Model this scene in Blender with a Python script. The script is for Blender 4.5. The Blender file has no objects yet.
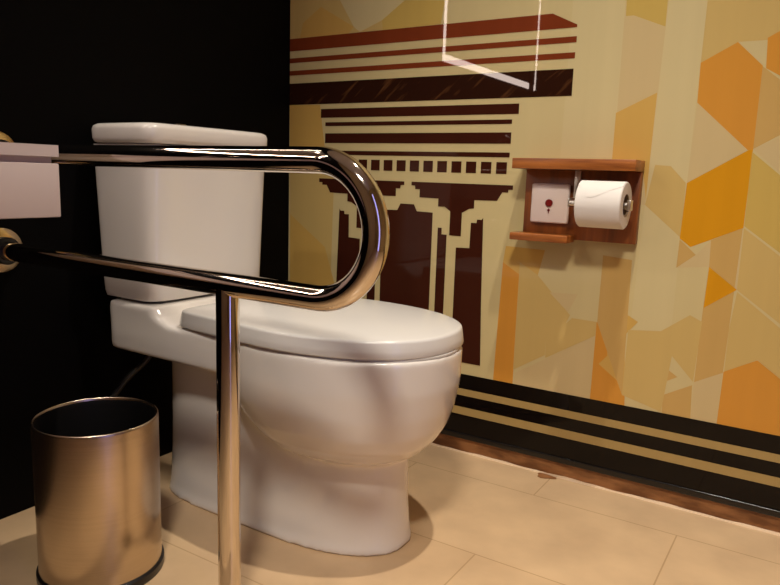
import bpy, bmesh, math, random
from math import sin, cos, pi, radians
from mathutils import Vector, Matrix

random.seed(4)
S = bpy.context.scene
COL = S.collection

# ------------------------------------------------------------------ camera
YAW, PITCH, ROLL, FPX = 0.559558, 0.166353, 0.0323509, 697.48
fw = Vector((-sin(YAW)*cos(PITCH), cos(YAW)*cos(PITCH), -sin(PITCH)))
rt = Vector((cos(YAW), sin(YAW), 0)); up = rt.cross(fw)
r_ = rt*cos(ROLL) + up*sin(ROLL); u_ = -rt*sin(ROLL) + up*cos(ROLL)
cd = bpy.data.cameras.new('camera'); cam = bpy.data.objects.new('camera', cd); COL.objects.link(cam)
m = Matrix((r_, u_, -fw)).transposed().to_4x4(); m.translation = Vector((1.30972, -1.53995, 0.69))
cam.matrix_world = m
cd.sensor_fit = 'HORIZONTAL'; cd.sensor_width = 36.0; cd.lens = FPX/780*36.0
cd.clip_start = 0.02
S.camera = cam

# ------------------------------------------------------------------ world, lamps, exposure
w = bpy.data.worlds.new('world'); S.world = w; w.use_nodes = True
w.node_tree.nodes['Background'].inputs[0].default_value = (0.9, 0.7, 0.5, 1)
w.node_tree.nodes['Background'].inputs[1].default_value = 0.05
S.view_settings.view_transform = 'Standard'; S.view_settings.look = 'None'
S.view_settings.gamma = 1.0; S.view_settings.use_curve_mapping = False
S.view_settings.exposure = 0.20
S.cycles.use_denoising = True
S.cycles.max_bounces = 8
S.cycles.caustics_reflective = False; S.cycles.caustics_refractive = False
S.cycles.sample_clamp_indirect = 4.0

WARM = (1.0, 0.915, 0.80)
def spot(name, loc, target, energy, angle=80, blend=0.5, radius=0.02, color=WARM):
    l = bpy.data.lights.new(name, 'SPOT'); l.energy = energy; l.color = color
    l.spot_size = radians(angle); l.spot_blend = blend; l.shadow_soft_size = radius
    o = bpy.data.objects.new(name, l); COL.objects.link(o); o.location = loc
    d = Vector(target) - Vector(loc); o.rotation_euler = d.to_track_quat('-Z', 'Y').to_euler()
    return o
spot('downlight', (1.05, -0.47, 2.38), (0.93, -0.38, 0), 92, 86, 1.0)
spot('downlight', (1.38, -1.92, 2.38), (0.95, -0.45, 0.2), 215, 56, 1.0, 0.15)
spot('mirror_bounce_spot', (0.07, -1.24, 1.66), (0.62, -0.45, 0.25), 7, 75, 0.6, 0.015)  # added spot, no fixture: stands in for a downlight reflected off the mirror

# ------------------------------------------------------------------ helpers
def srgb(r, g, b):
    f = lambda c: (c/255/12.92) if c/255 <= 0.04045 else ((c/255+0.055)/1.055)**2.4
    return (f(r), f(g), f(b), 1)
def mat(name, col, rough=0.5, metal=0.0, coat=0.0, coat_rough=0.03, ior=1.5, spec=0.5, emit=None, estr=0):
    m = bpy.data.materials.new(name); m.use_nodes = True
    b = m.node_tree.nodes['Principled BSDF']
    b.inputs['Base Color'].default_value = col; b.inputs['Roughness'].default_value = rough
    b.inputs['Metallic'].default_value = metal; b.inputs['Coat Weight'].default_value = coat
    b.inputs['Coat Roughness'].default_value = coat_rough; b.inputs['IOR'].default_value = ior
    b.inputs['Specular IOR Level'].default_value = spec
    if emit:
        b.inputs['Emission Color'].default_value = emit; b.inputs['Emission Strength'].default_value = estr
    return m
def N(m, t): return m.node_tree.nodes.new(t)
def L(m, a, b): m.node_tree.links.new(a, b)
def bsdf(m): return m.node_tree.nodes['Principled BSDF']
def noise_mix(m, c1, c2, scale=(5, 5, 5), nscale=1.0, detail=4, lo=0.35, hi=0.65, distort=0.0):
    tc = N(m, 'ShaderNodeTexCoord'); mp = N(m, 'ShaderNodeMapping'); mp.inputs['Scale'].default_value = scale
    L(m, tc.outputs['Object'], mp.inputs['Vector'])
    n = N(m, 'ShaderNodeTexNoise'); n.inputs['Scale'].default_value = nscale; n.inputs['Detail'].default_value = detail
    n.inputs['Distortion'].default_value = distort
    L(m, mp.outputs['Vector'], n.inputs['Vector'])
    r = N(m, 'ShaderNodeValToRGB'); r.color_ramp.elements[0].position = lo; r.color_ramp.elements[1].position = hi
    r.color_ramp.elements[0].color = c1; r.color_ramp.elements[1].color = c2
    L(m, n.outputs['Fac'], r.inputs['Fac']); L(m, r.outputs['Color'], bsdf(m).inputs['Base Color'])
    return n, r

def link(name, bm, mats, parent=None, smooth=True, angle=40):
    me = bpy.data.meshes.new(name); 
    bmesh.ops.recalc_face_normals(bm, faces=bm.faces[:]) if smooth != 'raw' else None
    bm.to_mesh(me); bm.free()
    for mm in (mats if isinstance(mats, (list, tuple)) else [mats]): me.materials.append(mm)
    o = bpy.data.objects.new(name, me); COL.objects.link(o)
    if smooth and smooth != 'raw':
        me.polygons.foreach_set('use_smooth', [True]*len(me.polygons))
        me.set_sharp_from_angle(angle=radians(angle))
    if parent: o.parent = parent
    return o
def thing(name, label, cat, loc=(0, 0, 0), group=None):
    o = bpy.data.objects.new(name, None); COL.objects.link(o); o.location = loc; o.empty_display_size = 0.05
    o['label'] = label; o['category'] = cat
    if group: o['group'] = group
    return o
def tag(o, label, cat, group=None):
    o['label'] = label; o['category'] = cat
    if group: o['group'] = group
    return o
def struct(o, label=None):
    o['kind'] = 'structure'
    if label: o['label'] = label
    return o
def box(bm, lo, hi, bev=0.0, seg=2, mi=0):
    d = bmesh.ops.create_cube(bm, size=1)
    vs = d['verts']
    for v in vs:
        v.co = Vector([(lo[i]+hi[i])/2 + v.co[i]*(hi[i]-lo[i]) for i in range(3)])
    fs = set(f for v in vs for f in v.link_faces)
    if bev > 0:
        es = list(set(e for v in vs for e in v.link_edges))
        r = bmesh.ops.bevel(bm, geom=es, offset=bev, segments=seg, profile=0.5, affect='EDGES')
        fs = set(r['faces']) | set(f for f in fs if f.is_valid)
    for f in fs:
        if f.is_valid: f.material_index = mi
    return bm
def loft(bm, rings, cap0=True, cap1=True, mi=0):
    vr = [[bm.verts.new(p) for p in r] for r in rings]
    n = len(vr[0]); fs = []
    for a, b in zip(vr[:-1], vr[1:]):
        for i in range(n):
            fs.append(bm.faces.new((a[i], a[(i+1) % n], b[(i+1) % n], b[i])))
    if cap0: fs.append(bm.faces.new(vr[0][::-1]))
    if cap1: fs.append(bm.faces.new(vr[-1]))
    for f in fs: f.material_index = mi
    return bm
def tube(bm, pts, r, n=24, cap=True, mi=0):
    pts = [Vector(p) for p in pts]; rings = []
    t0 = (pts[1]-pts[0]).normalized()
    ref = Vector((0, 0, 1)) if abs(t0.z) < 0.9 else Vector((1, 0, 0))
    nrm = (ref - t0*ref.dot(t0)).normalized()
    for i, p in enumerate(pts):
        t = (pts[min(i+1, len(pts)-1)] - pts[max(i-1, 0)]).normalized()
        nrm = (nrm - t*nrm.dot(t)).normalized(); b = t.cross(nrm)
        rr = r[i] if isinstance(r, (list, tuple)) else r
        rings.append([p + (nrm*cos(2*pi*k/n) + b*sin(2*pi*k/n))*rr for k in range(n)])
    return loft(bm, rings, cap, cap, mi)
def lathe(bm, prof, c=(0, 0, 0), axis='Z', n=64, mi=0, cap0=False, cap1=False):
    rings = []
    for r, h in prof:
        ring = []
        for k in range(n):
            a = 2*pi*k/n
            if axis == 'Z': p = (c[0]+r*cos(a), c[1]+r*sin(a), c[2]+h)
            elif axis == 'X': p = (c[0]+h, c[1]+r*cos(a), c[2]+r*sin(a))
            else: p = (c[0]+r*cos(a), c[1]-h, c[2]+r*sin(a))
            ring.append(p)
        rings.append(ring)
    return loft(bm, rings, cap0, cap1, mi)
def sring(x0, x1, yc, hw, z, pf=2.2, pb=3.2, xm=None, n=96, zf=None):
    xm = x0 + (x1-x0)*0.45 if xm is None else xm; o = []
    for k in range(n):
        a = 2*pi*k/n; c, s = cos(a), sin(a)
        p = pf if c > 0 else pb
        X = xm + ((x1-xm) if c > 0 else (xm-x0))*math.copysign(abs(c)**(2/p), c)
        Y = yc + hw*math.copysign(abs(s)**(2/p), s)
        o.append((X, Y, z if zf is None else zf(X, Y, z)))
    return o

# ------------------------------------------------------------------ materials
M = {}
M['black_wall'] = mat('black_wall', (0.0022, 0.0018, 0.0017, 1), 0.6, spec=0.06)
M['plain_wall'] = mat('plain_wall', srgb(126, 104, 80), 0.6)
noise_mix(M['plain_wall'], srgb(174, 152, 114), srgb(186, 164, 126), (2, 2, 2))
M['ceiling'] = mat('ceiling_paint', srgb(205, 195, 180), 0.8)
M['porcelain'] = mat('porcelain', srgb(226, 219, 210), 0.16, coat=0.6, coat_rough=0.03)
M['seat_plastic'] = mat('seat_plastic', srgb(213, 209, 203), 0.22)
M['chrome'] = mat('polished_steel', (0.70, 0.62, 0.52, 1), 0.06, 1.0)
M['bright_chrome'] = mat('bright_chrome', (0.75, 0.72, 0.68, 1), 0.10, 1.0)
M['flange'] = mat('flange_steel', (0.72, 0.56, 0.34, 1), 0.2, 1.0)
M['black_plastic'] = mat('black_plastic', (0.006, 0.005, 0.005, 1), 0.35)
M['dark_gap'] = mat('dark_gap', (0.01, 0.008, 0.007, 1), 0.7)
M['white_paint'] = mat('white_basin', srgb(205, 188, 182), 0.35)
M['switch_white'] = mat('switch_white', srgb(232, 214, 204), 0.3)
M['red'] = mat('red_plastic', srgb(118, 18, 16), 0.3)
M['paper'] = mat('paper', srgb(226, 220, 212), 0.9)
M['card'] = mat('cardboard', srgb(150, 125, 95), 0.9)
M['hose'] = mat('hose_rubber', (0.012, 0.011, 0.008, 1), 0.4)
M['led'] = mat('led_strip', (0.8, 0.7, 0.65, 1), 0.5, emit=(1.0, 0.80, 0.70, 1), estr=27)
M['mirror'] = mat('mirror_glass', (0.6, 0.6, 0.6, 1), 0.02, 1.0)
M['door_glass'] = mat('lit_frosted_glass', (0.2, 0.2, 0.3, 1), 0.4, emit=(0.36, 0.36, 1.0, 1), estr=1.7)
M['frame'] = mat('door_frame', srgb(60, 42, 30), 0.4)
M['sealant'] = mat('sealant', srgb(232, 205, 170), 0.4)
M['brown_strip'] = mat('brown_strip', srgb(130, 84, 48), 0.35)
noise_mix(M['brown_strip'], srgb(112, 70, 38), srgb(158, 108, 66), (7, 7, 22), 2.0, 5, 0.38, 0.62)

# brushed steel of the bin
bs = M['brushed'] = mat('brushed_steel', (0.66, 0.54, 0.40, 1), 0.23, 1.0)
bsdf(bs).inputs['Anisotropic'].default_value = 0.8
tg = N(bs, 'ShaderNodeTangent'); tg.direction_type = 'RADIAL'; tg.axis = 'Z'; L(bs, tg.outputs['Tangent'], bsdf(bs).inputs['Tangent'])
n, r = noise_mix(bs, (0.60, 0.49, 0.36, 1), (0.66, 0.54, 0.40, 1), (2, 2, 300), 2.0, 3, 0.3, 0.7)

# wood of the paper holder
wd = M['wood'] = mat('oiled_wood', srgb(150, 84, 38), 0.38)
noise_mix(wd, srgb(122, 64, 20), srgb(184, 110, 46), (5, 14, 60), 1.6, 6, 0.3, 0.7, 0.6)
wd2 = M['wood_dark'] = mat('oiled_wood_board', srgb(100, 46, 20), 0.42)
noise_mix(wd2, srgb(108, 54, 16), srgb(146, 78, 28), (40, 14, 4), 1.6, 6, 0.3, 0.7, 0.6)

# floor tiles
ft = M['floor'] = mat('floor_tiles', srgb(200, 170, 130), 0.32, spec=0.3)
tc = N(ft, 'ShaderNodeTexCoord'); mp = N(ft, 'ShaderNodeMapping')
mp.inputs['Location'].default_value = (-0.52, 0.13, 0)
mp.inputs['Rotation'].default_value = (0, 0, 0)
L(ft, tc.outputs['Object'], mp.inputs['Vector'])
br = N(ft, 'ShaderNodeTexBrick'); br.inputs['Scale'].default_value = 1.0
br.inputs['Brick Width'].default_value = 0.6; br.inputs['Row Height'].default_value = 0.3
br.inputs['Mortar Size'].default_value = 0.0016; br.inputs['Mortar Smooth'].default_value = 0.3
br.offset = 0.5
br.inputs['Color1'].default_value = srgb(212, 182, 144); br.inputs['Color2'].default_value = srgb(207, 176, 138)
br.inputs['Mortar'].default_value = srgb(184, 152, 114)
L(ft, mp.outputs['Vector'], br.inputs['Vector'])
nz = N(ft, 'ShaderNodeTexNoise'); nz.inputs['Scale'].default_value = 9; nz.inputs['Detail'].default_value = 6
L(ft, tc.outputs['Object'], nz.inputs['Vector'])
rp = N(ft, 'ShaderNodeValToRGB'); rp.color_ramp.elements[0].color = (0.86, 0.84, 0.82, 1); rp.color_ramp.elements[1].color = (1.04, 1.03, 1.0, 1)
rp.color_ramp.elements[0].position = 0.3; rp.color_ramp.elements[1].position = 0.7
L(ft, nz.outputs['Fac'], rp.inputs['Fac'])
mx = N(ft, 'ShaderNodeMix'); mx.data_type = 'RGBA'; mx.blend_type = 'MULTIPLY'; mx.inputs['Factor'].default_value = 1.0
L(ft, br.outputs['Color'], mx.inputs['A']); L(ft, rp.outputs['Color'], mx.inputs['B'])
L(ft, mx.outputs['Result'], bsdf(ft).inputs['Base Color'])

# ------------------------------------------------------------------ room shell
RX, RY, RZ = 2.3, -2.7, 2.4
def slab(name, lo, hi, m): 
    return struct(link(name, box(bmesh.new(), lo, hi), m, smooth=False))
slab('floor', (-0.1, RY-0.1, -0.06), (RX+0.1, 0.1, 0), M['floor'])
slab('ceiling', (-0.1, RY-0.1, RZ), (RX+0.1, 0.1, RZ+0.06), M['ceiling'])
slab('wall_left', (-0.1, RY-0.1, 0), (0, 0.1, RZ), M['black_wall'])
slab('wall_back', (0, 0.0, 0), (RX+0.1, 0.1, RZ), M['plain_wall'])
slab('wall_front', (0, RY-0.1, 0), (RX+0.1, RY, RZ), M['plain_wall'])
# right wall with an opening that holds a tall strip of lit frosted glass
DY0, DY1 = -1.68, -1.36
bm = bmesh.new()
box(bm, (RX, RY, 0), (RX+0.1, DY0, RZ)); box(bm, (RX, DY1, 0), (RX+0.1, 0, RZ)); box(bm, (RX, DY0, 2.1), (RX+0.1, DY1, RZ))
struct(link('wall_right', bm, M['plain_wall'], smooth=False))
bm = bmesh.new(); box(bm, (RX+0.03, DY0, 0), (RX+0.05, DY1, 2.1))
wn = struct(link('window_1', bm, M['door_glass'], smooth=False))
bm = bmesh.new()
for (a, b) in (((RX-0.01, DY0-0.05, 0), (RX+0.0, DY0, 2.15)), ((RX-0.01, DY1, 0), (RX+0.0, DY1+0.05, 2.15)), ((RX-0.01, DY0, 2.1), (RX+0.0, DY1, 2.15))): box(bm, a, b)
link('window_frame', bm, M['frame'], wn, smooth=False)

# strip under the panel, bead of sealant, dark channel along the panel foot
bm = bmesh.new(); box(bm, (0.002, -0.004, 0.0), (RX, 0.0, 0.044))
struct(link('baseboard_back', bm, M['brown_strip'], smooth=False))
bm = bmesh.new()
rings = []
k = 0
xs = [0.002 + i*(RX-0.002)/160 for i in range(161)]
for x in xs:
    wv = 0.0042 + 0.0010*sin(x*31) + 0.0006*sin(x*83)
    rings.append([(x, -0.004, 0.0), (x, -0.004, wv), (x, -0.004-wv*0.7, wv*0.7), (x, -0.004-wv, 0.0)])
loft(bm, rings)
# a smear of brown dirt where the bead has come away
ctr = Vector((0.807, -0.019, 0.0006)); pl = []
for k in range(14):
    a = 2*pi*k/14; rr = 1 + 0.25*sin(3*a+1)
    pl.append((ctr.x + 0.022*rr*cos(a), min(-0.0085, ctr.y + 0.013*rr*sin(a)), ctr.z))
vs = [bm.verts.new(p) for p in pl]; vt = [bm.verts.new((p[0], p[1], p[2]+0.0012)) for p in pl]
f = bm.faces.new(vt); f.material_index = 1
for i in range(14):
    f = bm.faces.new((vs[i], vs[(i+1) % 14], vt[(i+1) % 14], vt[i])); f.material_index = 1
struct(link('trim_1', bm, [M['sealant'], M['brown_strip']], smooth=True))
bm = bmesh.new(); box(bm, (0.002, -0.0125, 0.038), (RX, -0.0005, 0.053), 0.0022, 3)
struct(link('trim_2', bm, mat('black_channel', (0.006, 0.005, 0.005, 1), 0.18)))

# ------------------------------------------------------------------ the printed glass panel
PY = -0.008
def pcol(name, c, var=0.0):
    m_ = mat(name, c, 0.5, coat=0.42, coat_rough=0.015)
    bsdf(m_).inputs['Coat IOR'].default_value = 1.52
    bsdf(m_).inputs['Specular IOR Level'].default_value = 0.0
    if var:
        c1 = tuple(x*(1-var) for x in c[:3]) + (1,); c2 = tuple(min(1, x*(1+var)) for x in c[:3]) + (1,)
        noise_mix(m_, c1, c2, (26, 1, 0.5), 1.0, 3, 0.3, 0.7)
    return m_
PC = {
 'base': pcol('print_beige', srgb(200, 183, 133), 0.02),
 'pale': pcol('print_pale', srgb(202, 186, 138), 0.02),
 'pink': pcol('print_pinkish', srgb(199, 177, 129), 0.02),
 'sand': pcol('print_sand', srgb(197, 169, 105), 0.02),
 'tan': pcol('print_tan', srgb(194, 159, 95), 0.02),
 'straw': pcol('print_straw', srgb(195, 166, 89), 0.02),
 'amber': pcol('print_amber', srgb(201, 163, 87), 0.02),
 'orange': pcol('print_orange', srgb(204, 143, 58), 0.03),
 'deep': pcol('print_deep_orange', srgb(206, 144, 28), 0.03),
 'brown': pcol('print_brown', srgb(60, 27, 17), 0.04),
 'red': pcol('print_red_brown', srgb(120, 54, 28), 0.05),
 'black': pcol('print_black', (0.0045, 0.003, 0.0026, 1)),
 'stripe': pcol('print_stripe', srgb(166, 141, 89), 0.02),
}
mk = PC['marble'] = pcol('print_dark_grain', srgb(60, 28, 16))
n, r = noise_mix(mk, srgb(44, 22, 13), srgb(104, 66, 38), (1, 1, 1), 1.0, 4, 0.56, 0.78)
n.inputs['Scale'].default_value = 1.0
mpn = [q for q in mk.node_tree.nodes if q.type == 'MAPPING'][0]
mpn.inputs['Rotation'].default_value = (0, radians(40), 0); mpn.inputs['Scale'].default_value = (1, 1, 1)
mp2 = N(mk, 'ShaderNodeMapping'); mp2.inputs['Scale'].default_value = (9, 9, 70)
L(mk, mpn.outputs['Vector'], mp2.inputs['Vector']); L(mk, mp2.outputs['Vector'], n.inputs['Vector'])
names = list(PC); PM = [PC[k] for k in names]
bm = bmesh.new()
box(bm, (0.002, PY, 0.045), (2.25, -0.0005, 2.3))
LAYER = [0]
def poly(pts, c, lay):
    LAYER[0] += 1; y = PY - 0.00001*LAYER[0]
    vs = [bm.verts.new((x, y, z)) for x, z in pts]
    f = bm.faces.new(vs); f.material_index = names.index(c)
    f.normal_update()
    if f.normal.y > 0: f.normal_flip()
    if len(pts) > 4: bmesh.ops.triangulate(bm, faces=[f])
def rect(x0, x1, z0, z1, c, lay): poly([(x0, z0), (x1, z0), (x1, z1), (x0, z1)], c, lay)
PANEL = []
# printed facets behind the building front, plus one painted reflection
poly([(0.899, 1.061), (0.901, 0.742), (0.784, 0.74), (0.788, 1.072)], 'pale', 1)
poly([(0.899, 1.061), (0.984, 1.052), (0.979, 0.859), (0.974, 0.646), (0.902, 0.642), (0.901, 0.742)], 'pink', 1)
poly([(0.984, 1.052), (1.056, 1.045), (1.051, 0.582), (1.05, 0.235), (0.962, 0.229), (0.974, 0.646), (0.979, 0.859)], 'pale', 1)
poly([(1.056, 1.045), (1.213, 1.03), (1.225, 0.924), (1.172, 0.963), (1.118, 0.963), (1.055, 0.928)], 'sand', 1)
poly([(0.901, 1.061), (0.982, 1.053), (0.982, 1.002), (0.918, 1.029), (0.902, 1.029)], 'straw', 2)
poly([(0.978, 0.874), (0.898, 0.835), (0.898, 0.716), (0.964, 0.718), (0.975, 0.656), (0.976, 0.757)], 'amber', 2)
poly([(0.987, 0.729), (1.018, 0.727), (1.05, 0.694), (1.051, 0.582), (0.974, 0.646)], 'sand', 2)
poly([(1.055, 0.928), (1.118, 0.963), (1.165, 0.917), (1.165, 0.835), (1.165, 0.762), (1.156, 0.76), (1.056, 0.852)], 'orange', 3)
poly([(1.168, 0.967), (1.217, 0.995), (1.231, 0.87), (1.196, 0.897), (1.171, 0.912)], 'orange', 2)
poly([(1.165, 0.835), (1.165, 0.916), (1.232, 0.861), (1.238, 0.807), (1.165, 0.762)], 'tan', 2)
poly([(1.156, 0.76), (1.056, 0.852), (1.052, 0.694)], 'pink', 3)
poly([(1.165, 0.762), (1.239, 0.801), (1.252, 0.687)], 'pink', 3)
poly([(1.157, 0.76), (1.052, 0.694), (1.049, 0.581), (1.071, 0.565), (1.164, 0.61), (1.165, 0.762)], 'deep', 3)
poly([(1.164, 0.757), (1.252, 0.684), (1.268, 0.541), (1.165, 0.614)], 'straw', 2)
poly([(1.165, 0.61), (1.269, 0.534), (1.284, 0.403), (1.165, 0.487)], 'sand', 2)
poly([(1.05, 0.58), (1.083, 0.55), (1.108, 0.582), (1.163, 0.61), (1.165, 0.487), (1.11, 0.528), (1.047, 0.52)], 'pink', 2)
poly([(1.049, 0.579), (1.083, 0.55), (1.048, 0.52)], 'tan', 3)
poly([(1.108, 0.582), (1.163, 0.61), (1.159, 0.404), (1.157, 0.314), (1.105, 0.285), (1.107, 0.443), (1.11, 0.528)], 'tan', 2)
poly([(1.11, 0.528), (1.165, 0.487), (1.108, 0.443)], 'deep', 4)
poly([(1.03, 0.383), (1.084, 0.425), (1.108, 0.414), (1.103, 0.285), (1.057, 0.333)], 'sand', 2)
poly([(1.166, 0.483), (1.285, 0.393), (1.296, 0.295), (1.216, 0.352), (1.159, 0.317), (1.159, 0.404)], 'sand', 2)
poly([(1.158, 0.317), (1.216, 0.351), (1.296, 0.295), (1.308, 0.19), (1.156, 0.196)], 'orange', 4)
poly([(1.047, 0.246), (1.102, 0.278), (1.106, 0.194), (1.048, 0.194)], 'tan', 3)
poly([(1.048, 0.305), (1.072, 0.29), (1.046, 0.274)], 'tan', 3)
poly([(1.105, 0.285), (1.156, 0.314), (1.156, 0.192), (1.106, 0.194)], 'pink', 2)
poly([(0.663, 0.496), (0.705, 0.5), (0.706, 0.2), (0.655, 0.2)], 'orange', 3)
poly([(0.668, 0.535), (0.764, 0.533), (0.751, 0.474), (0.707, 0.47), (0.663, 0.496)], 'amber', 2)
poly([(0.705, 0.5), (0.751, 0.474), (0.833, 0.391), (0.813, 0.342), (0.781, 0.323), (0.781, 0.289), (0.705, 0.24)], 'sand', 2)  # reflection of the toilet in the glass, painted in as flat colour
poly([(0.782, 0.437), (0.847, 0.441), (0.828, 0.397)], 'pink', 3)
poly([(0.893, 0.352), (0.71, 0.233), (0.708, 0.198), (0.892, 0.198)], 'pink', 2)
poly([(0.781, 0.323), (0.838, 0.385), (0.895, 0.384), (0.893, 0.352), (0.782, 0.282)], 'sand', 2)
poly([(0.894, 0.384), (0.921, 0.36), (0.923, 0.311), (0.906, 0.29), (0.967, 0.246), (0.97, 0.2), (0.893, 0.201)], 'orange', 3)
poly([(0.921, 0.36), (0.959, 0.339), (0.967, 0.246), (0.906, 0.29), (0.923, 0.311)], 'amber', 2)
poly([(0.931, 0.424), (0.982, 0.396), (0.959, 0.366), (0.902, 0.378)], 'amber', 3)
poly([(0.896, 0.533), (0.958, 0.528), (0.962, 0.229), (0.895, 0.384)], 'tan', 1)
poly([(0.962, 0.229), (0.963, 0.376), (1.03, 0.383), (1.057, 0.333), (1.046, 0.208)], 'sand', 1)
poly([(0.002, 1.15), (0.477, 1.102), (0.469, 1.049), (0.002, 1.048)], 'sand', 1)
poly([(0.107, 1.122), (0.215, 1.063), (0.197, 1.047), (0.037, 1.049), (0.047, 1.086)], 'amber', 2)
poly([(0.366, 1.113), (0.301, 1.072), (0.304, 1.048), (0.469, 1.049), (0.477, 1.102)], 'straw', 3)
poly([(0.169, 1.133), (0.366, 1.113), (0.301, 1.072), (0.234, 1.049), (0.215, 1.063)], 'pale', 2)
poly([(0.003, 0.873), (0.109, 0.871), (0.128, 0.752), (0.005, 0.745)], 'amber', 2)
poly([(0.005, 0.751), (0.162, 0.752), (0.154, 0.342), (0.009, 0.354)], 'sand', 1)
poly([(0.007, 0.573), (0.133, 0.489), (0.17, 0.386), (0.156, 0.257), (0.01, 0.236)], 'amber', 2)
# the printed building front
DL = 9
poly([(0.002, 1.048), (0.745, 1.048), (0.801, 1.021), (0.801, 1.0155), (0.002, 1.0155)], 'red', DL)
rect(0.002, 0.802, 0.9845, 0.997, 'red', DL)
rect(0.002, 0.801, 0.9515, 0.964, 'red', DL)
rect(0.002, 0.800, 0.873, 0.930, 'marble', DL)
rect(0.1125, 0.680, 0.837, 0.860, 'brown', DL)
rect(0.128, 0.665, 0.815, 0.825, 'brown', DL)
rect(0.128, 0.665, 0.7705, 0.796, 'brown', DL)
rect(0.128, 0.664, 0.7395, 0.7505, 'brown', DL)
for k in range(14):
    x = 0.632 - 0.03915*k
    if x < 0.12: break
    rect(x, x+0.0268, 0.7015, 0.7285, 'brown', DL)
AX = 0.3935
capR = [(.404,.676),(.677,.676),(.677,.666),(.666,.6655),(.666,.659),(.651,.659),(.639,.639),(.5805,.638),(.5805,.618),(.568,.6165),(.549,.606),(.549,.549),(.517,.549),(.517,.608),(.501,.618),(.4825,.618),(.4825,.6375),(.4285,.638),(.4285,.658),(.4155,.658),(.4145,.6665),(.404,.667)]
door = [(AX,.620),(.4135,.620),(.4225,.603),(.4685,.602),(.4685,.235),(AX,.235)]
pil = [(.4845,.566),(.4955,.566),(.4955,.550),(.510,.550),(.510,.235),(.4845,.235)]
colm = [(.606,.597),(.602,.592),(.590,.592),(.589,.5835),(.5745,.5835),(.5735,.522),(.537,.5205),(.537,.235),(.619,.235),(.612,.40)]
for pts in (capR, door, pil, colm):
    poly(pts, 'brown', DL); poly([(2*AX - x, z) for x, z in pts], 'brown', DL)
# dark foot bands with two pale stripes
rect(0.002, 2.25, 0.0455, 0.206, 'black', DL)
rect(0.002, 2.25, 0.1505, 0.168, 'stripe', DL+1)
rect(0.002, 2.25, 0.1005, 0.1205, 'stripe', DL+1)
panel = link('wall_panel', bm, PM, smooth='raw')
tag(panel, 'large glossy glass wall panel printed with a brown building front and orange facets', 'wall panel')

# ------------------------------------------------------------------ toilet
TY = -0.485
def blend_mesh(name, bm, m, parent, voxel=0.006, smooth_it=10, fac=0.5):
    me = bpy.data.meshes.new('raw'); bmesh.ops.recalc_face_normals(bm, faces=bm.faces[:]); bm.to_mesh(me); bm.free()
    o = bpy.data.objects.new('raw', me); COL.objects.link(o)
    md = o.modifiers.new('r', 'REMESH'); md.mode = 'VOXEL'; md.voxel_size = voxel
    sm = o.modifiers.new('s', 'SMOOTH'); sm.factor = fac; sm.iterations = smooth_it
    dg = bpy.context.evaluated_depsgraph_get()
    new = bpy.data.meshes.new_from_object(o.evaluated_get(dg))
    bpy.data.objects.remove(o); bpy.data.meshes.remove(me)
    new.name = name; new.materials.clear(); new.materials.append(m)
    new.polygons.foreach_set('use_smooth', [True]*len(new.polygons))
    ob = bpy.data.objects.new(name, new); COL.objects.link(ob); ob.parent = parent
    return ob
toilet = thing('toilet', 'white close-coupled toilet with its lid closed, standing behind the steel grab bar', 'toilet')
bm = bmesh.new()
# foot
foot = [(0.000, .134, .701, .121), (0.008, .135, .700, .120), (0.02, .137, .697, .116), (0.08, .140, .690, .112), (0.16, .142, .688, .110), (0.24, .145, .690, .112), (0.345, .15, .70, .118)]
loft(bm, [sring(a, b, TY, hw, z, 2.3, 5.0, xm=0.45) for z, a, b, hw in foot])
# bowl
bowl = [(.168, .50, .665, .075), (.176, .47, .695, .105), (.19, .44, .720, .128), (.213, .405, .742, .150), (.243, .37, .760, .165), (.28, .335, .772, .175), (.325, .30, .780, .180), (.388, .28, .781, .180)]
loft(bm, [sring(a, b, TY, hw, z, 2.15, 2.6, xm=0.54) for z, a, b, hw in bowl])
# rim deck running back under the tank
loft(bm, [sring(.064, .61, TY, .164, .317, 2.2, 12, xm=.45), sring(.060, .62, TY, .168, .322, 2.2, 12, xm=.45), sring(.060, .62, TY, .168, .383, 2.2, 12, xm=.45), sring(.063, .61, TY, .165, .388, 2.2, 12, xm=.45)])
# tank shelf
loft(bm, [sring(.063, .300, TY, .1645, .3175, 12, 12), sring(.060, .300, TY, .168, .322, 12, 12), sring(.060, .290, TY, .168, .380, 12, 12), sring(.060, .250, TY, .168, .392, 12, 12), sring(.060, .222, TY, .1675, .402, 12, 12), sring(.062, .207, TY, .167, .419, 12, 12)])
blend_mesh('bowl', bm, M['porcelain'], toilet, 0.0045, 16)
# tank
bm = bmesh.new()
TC = TY + .009
rings = [sring(.040, .182, TC, .151, .4215, 6, 10), sring(.032, .192, TC, .162, .425, 6, 10), sring(.030, .196, TC, .165, .436, 6, 10)]
for k in range(1, 9):
    t = k/8; rings.append(sring(.028-.014*t, .196+.015*t, TC, .165+.0055*t, .436+.298*t, 6, 10))
loft(bm, rings)
link('tank', bm, M['porcelain'], toilet, angle=50)
bm = bmesh.new()
lid = [(.7360, -.004), (.7385, .001), (.745, .004), (.763, .0045), (.7695, .0025), (.7735, -.003), (.7750, -.012)]
loft(bm, [sring(.026-e, .212+e, TY, .1665+e, z, 9, 9) for z, e in lid])
link('tank_lid', bm, M['porcelain'], toilet, angle=60)
bm = bmesh.new(); lathe(bm, [(.024, .0), (.024, .004), (.022, .006), (.0, .006)], (.128, TY-.03, .7748), n=40, cap0=True)
link('flush_button', bm, M['bright_chrome'], toilet)
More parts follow.
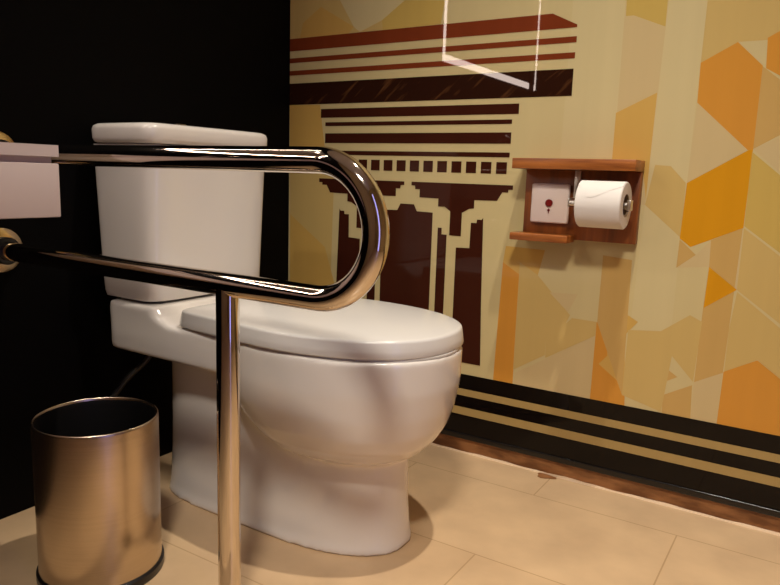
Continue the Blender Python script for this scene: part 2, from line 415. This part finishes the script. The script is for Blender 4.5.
# seat ring and lid, both narrowing slightly towards the hinges
def taper(ring, yc):
    return [(x, yc + (y-yc)*(1 - .085*min(1, max(0, (.50-x)/.20))), z) for x, y, z in ring]
bm = bmesh.new()
seat = [(.3868, -.006), (.3876, -.004), (.3907, -.004), (.3913, -.005)]
loft(bm, [taper(sring(.275-e, .783+e, TY, .180+e, z, 2.15, 12, xm=.50), TY) for z, e in seat])
link('seat', bm, M['seat_plastic'], toilet)
bm = bmesh.new()
crown = lambda X, Y, z: z
ld = [(.3890, .0015), (.3897, .0032), (.3910, .0038), (.403, .0022), (.4150, .0002), (.4180, -.0008), (.4197, -.0034), (.4207, -.008), (.4230, -.025), (.4262, -.06), (.4284, -.10), (.4295, -.14)]
loft(bm, [taper(sring(.264-e, .7745+e, TY+.006, .1865+e, z+.0025, 2.22, 12, xm=.50), TY+.002) for z, e in ld])
link('seat_lid', bm, M['seat_plastic'], toilet, angle=60)
for s in (-1, 1):
    bm = bmesh.new(); lathe(bm, [(.0, -.02), (.009, -.02), (.010, -.018), (.010, .018), (.009, .02), (.0, .02)], (0, 0, 0), 'X', 20)
    for v in bm.verts: v.co = Vector((.274, TY + s*.075 + v.co.x, .402)) + Vector((v.co.y, 0, v.co.z))
    link('hinge', bm, M['seat_plastic'], toilet)

# water hose from the black wall to the tank shelf
def bez(pts, n=12):
    out = []
    P = [Vector(p) for p in pts]; P = [P[0]*2-P[1]] + P + [P[-1]*2-P[-2]]
    for i in range(1, len(P)-2):
        for k in range(n):
            t = k/n; a, b, c, d = P[i-1:i+3]
            out.append(0.5*((2*b) + (c-a)*t + (2*a-5*b+4*c-d)*t*t + (3*b-a-3*c+d)*t**3))
    out.append(P[-2]); return out
hose = thing('water_hose', 'thin dark water hose curving below the toilet tank at the black wall', 'hose', (0.02, -0.6, 0.2))
bm = bmesh.new(); tube(bm, [Vector(p)-Vector((0.02, -0.6, 0.2)) for p in bez([(0.012, -.70, .125), (0.04, -.70, .128), (0.07, -.685, .175), (0.092, -.635, .245), (.115, -.60, .285), (.12, -.585, .309)])], .006, 14)
link('hose', bm, M['hose'], hose)
bm = bmesh.new(); lathe(bm, [(.0, .0), (.022, .0), (.022, .004), (.011, .007), (.011, .03), (.0, .03)], (-.0195, -.10, -.075), 'X', 28)
link('valve', bm, M['bright_chrome'], hose)

# ------------------------------------------------------------------ grab bar
BY, ZU, ZL, BR = -0.83, 0.706, 0.529, 0.0172
bar = thing('grab_bar', 'polished steel U-shaped grab bar with a floor post, in front of the toilet', 'grab bar', (0.58, BY, 0))
def loc(p): return (p[0]-0.58, p[1]-BY, p[2])
zc = (ZU+ZL)/2; R = (ZU-ZL)/2; xc = 0.859-BR-R
pts = [(0.012, BY, ZU), (0.05, BY, ZU), (0.4, BY, ZU)] + [(xc + R*sin(a), BY, zc + R*cos(a)) for a in [pi*k/40 for k in range(41)]] + [(0.4, BY, ZL), (0.05, BY, ZL), (0.012, BY, ZL)]
bm = bmesh.new(); tube(bm, [loc(p) for p in pts], BR, 40)
link('rail', bm, M['chrome'], bar, angle=60)
bm = bmesh.new(); tube(bm, [loc((0.591, BY, ZL-0.005)), loc((0.591, BY, ZL-0.012)), loc((0.591, BY, 0.3)), loc((0.591, BY, 0.006))], BR*0.985, 40)
link('post', bm, M['chrome'], bar, angle=60)
bm = bmesh.new(); lathe(bm, [(BR, .0), (.038, .0), (.040, .002), (.038, .006), (BR, .010)], loc((0.591, BY, 0.0)), 'Z', 48, cap0=True, cap1=True)
link('floor_flange', bm, M['flange'], bar)
for z in (ZU, ZL):
    bm = bmesh.new(); lathe(bm, [(.0, .0005), (.0415, .0005), (.043, .003), (.0415, .007), (.034, .011), (.022, .012), (.0, .012)], loc((0, BY, z)), 'X', 48)
    fl = link('wall_flange', bm, M['flange'], bar)
    bm = bmesh.new(); lathe(bm, [(BR+.0005, .0115), (.0255, .0115), (.0255, .028), (.0235, .031), (BR+.0005, .031)], loc((0, BY, z)), 'X', 40)
    link('collar', bm, M['black_plastic'], fl)

# ------------------------------------------------------------------ bin
BX, BYY, BRD, BH = 0.304, -0.850, 0.099, 0.277
tb = thing('waste_bin', 'open round brushed steel waste bin on the floor beside the toilet', 'bin', (BX, BYY, 0))
bm = bmesh.new(); lathe(bm, [(BRD-.002, .0), (BRD+.003, .0), (BRD+.004, .003), (BRD+.004, .014), (BRD+.001, .017), (BRD-.002, .017)], n=96, cap0=True, cap1=True)
link('base_ring', bm, M['black_plastic'], tb)
bm = bmesh.new(); lathe(bm, [(BRD, .012), (BRD, BH-.004), (BRD-.0005, BH-.001), (BRD-.002, BH), (BRD-.003, BH-.001), (BRD-.0032, BH-.01), (BRD-.0032, .02)], n=96)
link('body', bm, M['brushed'], tb, angle=60)
bm = bmesh.new(); lathe(bm, [(BRD-.0034, BH-.006), (BRD-.0042, BH-.004), (BRD-.006, BH-.012), (BRD-.010, .03), (0.0, .03)], n=96)
link('liner', bm, mat('black_liner', (0.003, 0.0025, 0.0025, 1), 0.6, spec=0.15), tb)

# ------------------------------------------------------------------ wash basin unit at the left edge
ux, uy1, uy0, uz0, uz1 = 0.30, -0.894, -1.75, 0.610, 0.719
un = thing('wash_basin', 'white box-fronted wash basin on the black wall, cut by the left edge', 'basin', (0, -1.32, 0.61))
lo = lambda p: (p[0], p[1]+1.32, p[2]-0.61)
bm = bmesh.new(); box(bm, lo((0.001, uy0, uz0)), lo((ux, uy1, 0.6915)), 0.002)
link('front_box', bm, M['white_paint'], un)
bm = bmesh.new(); box(bm, lo((0.001, uy0+.004, 0.6915)), lo((ux-0.012, uy1-0.005, 0.7015)))
link('groove', bm, M['white_paint'], un, smooth=False)
bm = bmesh.new()   # top slab with a sunk bowl
o0 = [(0.001, uy0), (ux, uy0), (ux, uy1), (0.001, uy1)]
b0 = [(0.08, uy0+.22), (0.26, uy0+.22), (0.26, uy1-.22), (0.08, uy1-.22)]
b1 = [(0.10, uy0+.25), (0.24, uy0+.25), (0.24, uy1-.25), (0.10, uy1-.25)]
q = lambda pts, z: [bm.verts.new(lo((x, y, z))) for x, y in pts]
a, b, c, d = q(o0, .7015), q(o0, uz1), q(b0, uz1), q(b1, .7030)
bm.faces.new(a[::-1]); bm.faces.new(d)
for s, t in ((a, b), (b, c), (c, d)):
    for i in range(4): bm.faces.new((s[i], s[(i+1) % 4], t[(i+1) % 4], t[i]))
link('basin_top', bm, M['white_paint'], un, smooth=False)
bm = bmesh.new()
tube(bm, [lo(p) for p in bez([(0.045, -1.32, .718), (0.045, -1.32, .80), (0.055, -1.32, .85), (0.09, -1.32, .865), (0.15, -1.32, .845)])], .012, 20)
link('tap', bm, M['bright_chrome'], un)

# ------------------------------------------------------------------ lit mirror above the basin (seen only as a reflection in the panel)
mr = thing('wall_mirror', 'mirror edged with light strips above the basin, seen reflected in the glass panel', 'mirror', (0, -1.36, 1.12))
lo2 = lambda p: (p[0], p[1]+1.36, p[2]-1.12)
bm = bmesh.new(); box(bm, lo2((0.0005, -1.829, 1.1475)), lo2((0.004, -0.897, 2.03)))
link('mirror_glass', bm, M['mirror'], mr, smooth=False)
for nm, a, b in (('light_strip', (0.0005, -0.896, 1.121), (0.006, -0.884, 2.03)), ('light_strip', (0.0005, -1.755, 1.121), (0.006, -0.897, 1.147)), ('light_strip', (0.0005, -1.840, 1.121), (0.006, -1.830, 2.03))):
    bm = bmesh.new(); box(bm, lo2(a), lo2(b)); link(nm, bm, M['led'], mr, smooth=False)

# ------------------------------------------------------------------ wooden paper holder on the panel
FY = PY - 0.0015
hx0, hx1 = 0.7155, 0.966
HO = (0.84, FY, 0.56)
ho = thing('paper_holder', 'small wooden toilet paper holder with top shelf, fixed to the printed panel', 'paper holder', HO)
lh = lambda p: (p[0]-HO[0], p[1]-HO[1], p[2]-HO[2])
bm = bmesh.new(); box(bm, lh((hx0, -.029, .563)), lh((hx1, FY, .7135)), .0012)
link('back_board', bm, M['wood_dark'], ho)
bm = bmesh.new(); box(bm, lh((.704, -.088, .7138)), lh((hx1+.001, FY, .7365)), .0015)
link('top_shelf', bm, M['wood'], ho)
bm = bmesh.new(); box(bm, lh((.7045, -.080, .5578)), lh((.836, -.0292, .5735)), .0015)
link('lower_ledge', bm, M['wood'], ho)
RCx, RCy, RCz, RR = 0.9085, -0.086, 0.6445, 0.0480
bm = bmesh.new()
box(bm, lh((.829, -.036, .645)), lh((.842, -.0292, .713)), .001)
box(bm, lh((.836, -.094, .636)), lh((.8395, -.030, .655)), .001)
tube(bm, [lh((.838, RCy, .6445)), lh((.86, RCy, .6445)), lh((.964, RCy, .6445))], .0065, 20)
box(bm, lh((.958, RCy-.009, .635)), lh((.966, RCy+.009, .656)), .001)
link('roll_bracket', bm, mat('satin_chrome', (0.78, 0.72, 0.65, 1), 0.32, 1.0), ho)

roll = thing('toilet_roll', 'white toilet paper roll on the chrome arm under the wooden shelf', 'toilet roll', (RCx, RCy, RCz))
bm = bmesh.new()
hl = .046
prof = [(.0235, -hl), (RR-.002, -hl), (RR, -hl+.002), (RR, hl-.002), (RR-.002, hl), (.0235, hl)]
lathe(bm, prof, (0, 0, 0), 'X', 72)
# loose end of the sheet folded to a point on the front of the roll
link('paper', bm, M['paper'], roll, angle=40)
bm = bmesh.new(); lathe(bm, [(.0236, -hl+.0005), (.0236, hl-.0005), (.0220, hl-.0005), (.0220, -hl+.0005)], (0, 0, 0), 'X', 40)
link('cardboard_core', bm, M['card'], roll)
bm = bmesh.new()
def cyl(u, th): return (u, -(RR+.0008)*cos(th), (RR+.0008)*sin(th))
rings = []
for k in range(17):
    th = radians(80 - 62*k/16); half = hl-.001
    tt = k/16
    u1 = half - (half*1.2)*max(0, (tt-.45)/.55)
    u0 = -half + (half*0.55)*max(0, (tt-.45)/.55)
    rings.append([cyl(u0 + (u1-u0)*j/8, th) for j in range(9)])
vr = [[bm.verts.new(p) for p in r] for r in rings]
for a, b in zip(vr[:-1], vr[1:]):
    for j in range(8): bm.faces.new((a[j], a[j+1], b[j+1], b[j]))
link('loose_sheet', bm, M['paper'], roll)

# emergency call button
cbn = thing('call_button', 'white square call button plate with a small red button, left of the toilet roll', 'call button', (0.7775, -.0292, .640))
bm = bmesh.new(); box(bm, (-.0435, -.0105, -.0435), (.0435, -.0001, .0435), .005, 4)
link('plate', bm, M['switch_white'], cbn)
bm = bmesh.new(); box(bm, (-.037, -.0109, -.037), (.037, -.0098, .037), .0005, 2)
link('face', bm, M['switch_white'], cbn)
bm = bmesh.new(); lathe(bm, [(.0, .0120), (.0082, .0120), (.0082, .0142), (.0072, .0152), (.0, .0152)], (0, 0, .001), 'Y', 36)
link('button', bm, M['red'], cbn)
bm = bmesh.new()
lathe(bm, [(.0, .0122), (.0028, .0122), (.0028, .0130), (.0, .0130)], (0, 0, -.0145), 'Y', 20)
box(bm, (-.0009, -.0130, -.0215), (.0009, -.0122, -.0150))
link('symbol', bm, M['red'], cbn, smooth=False)
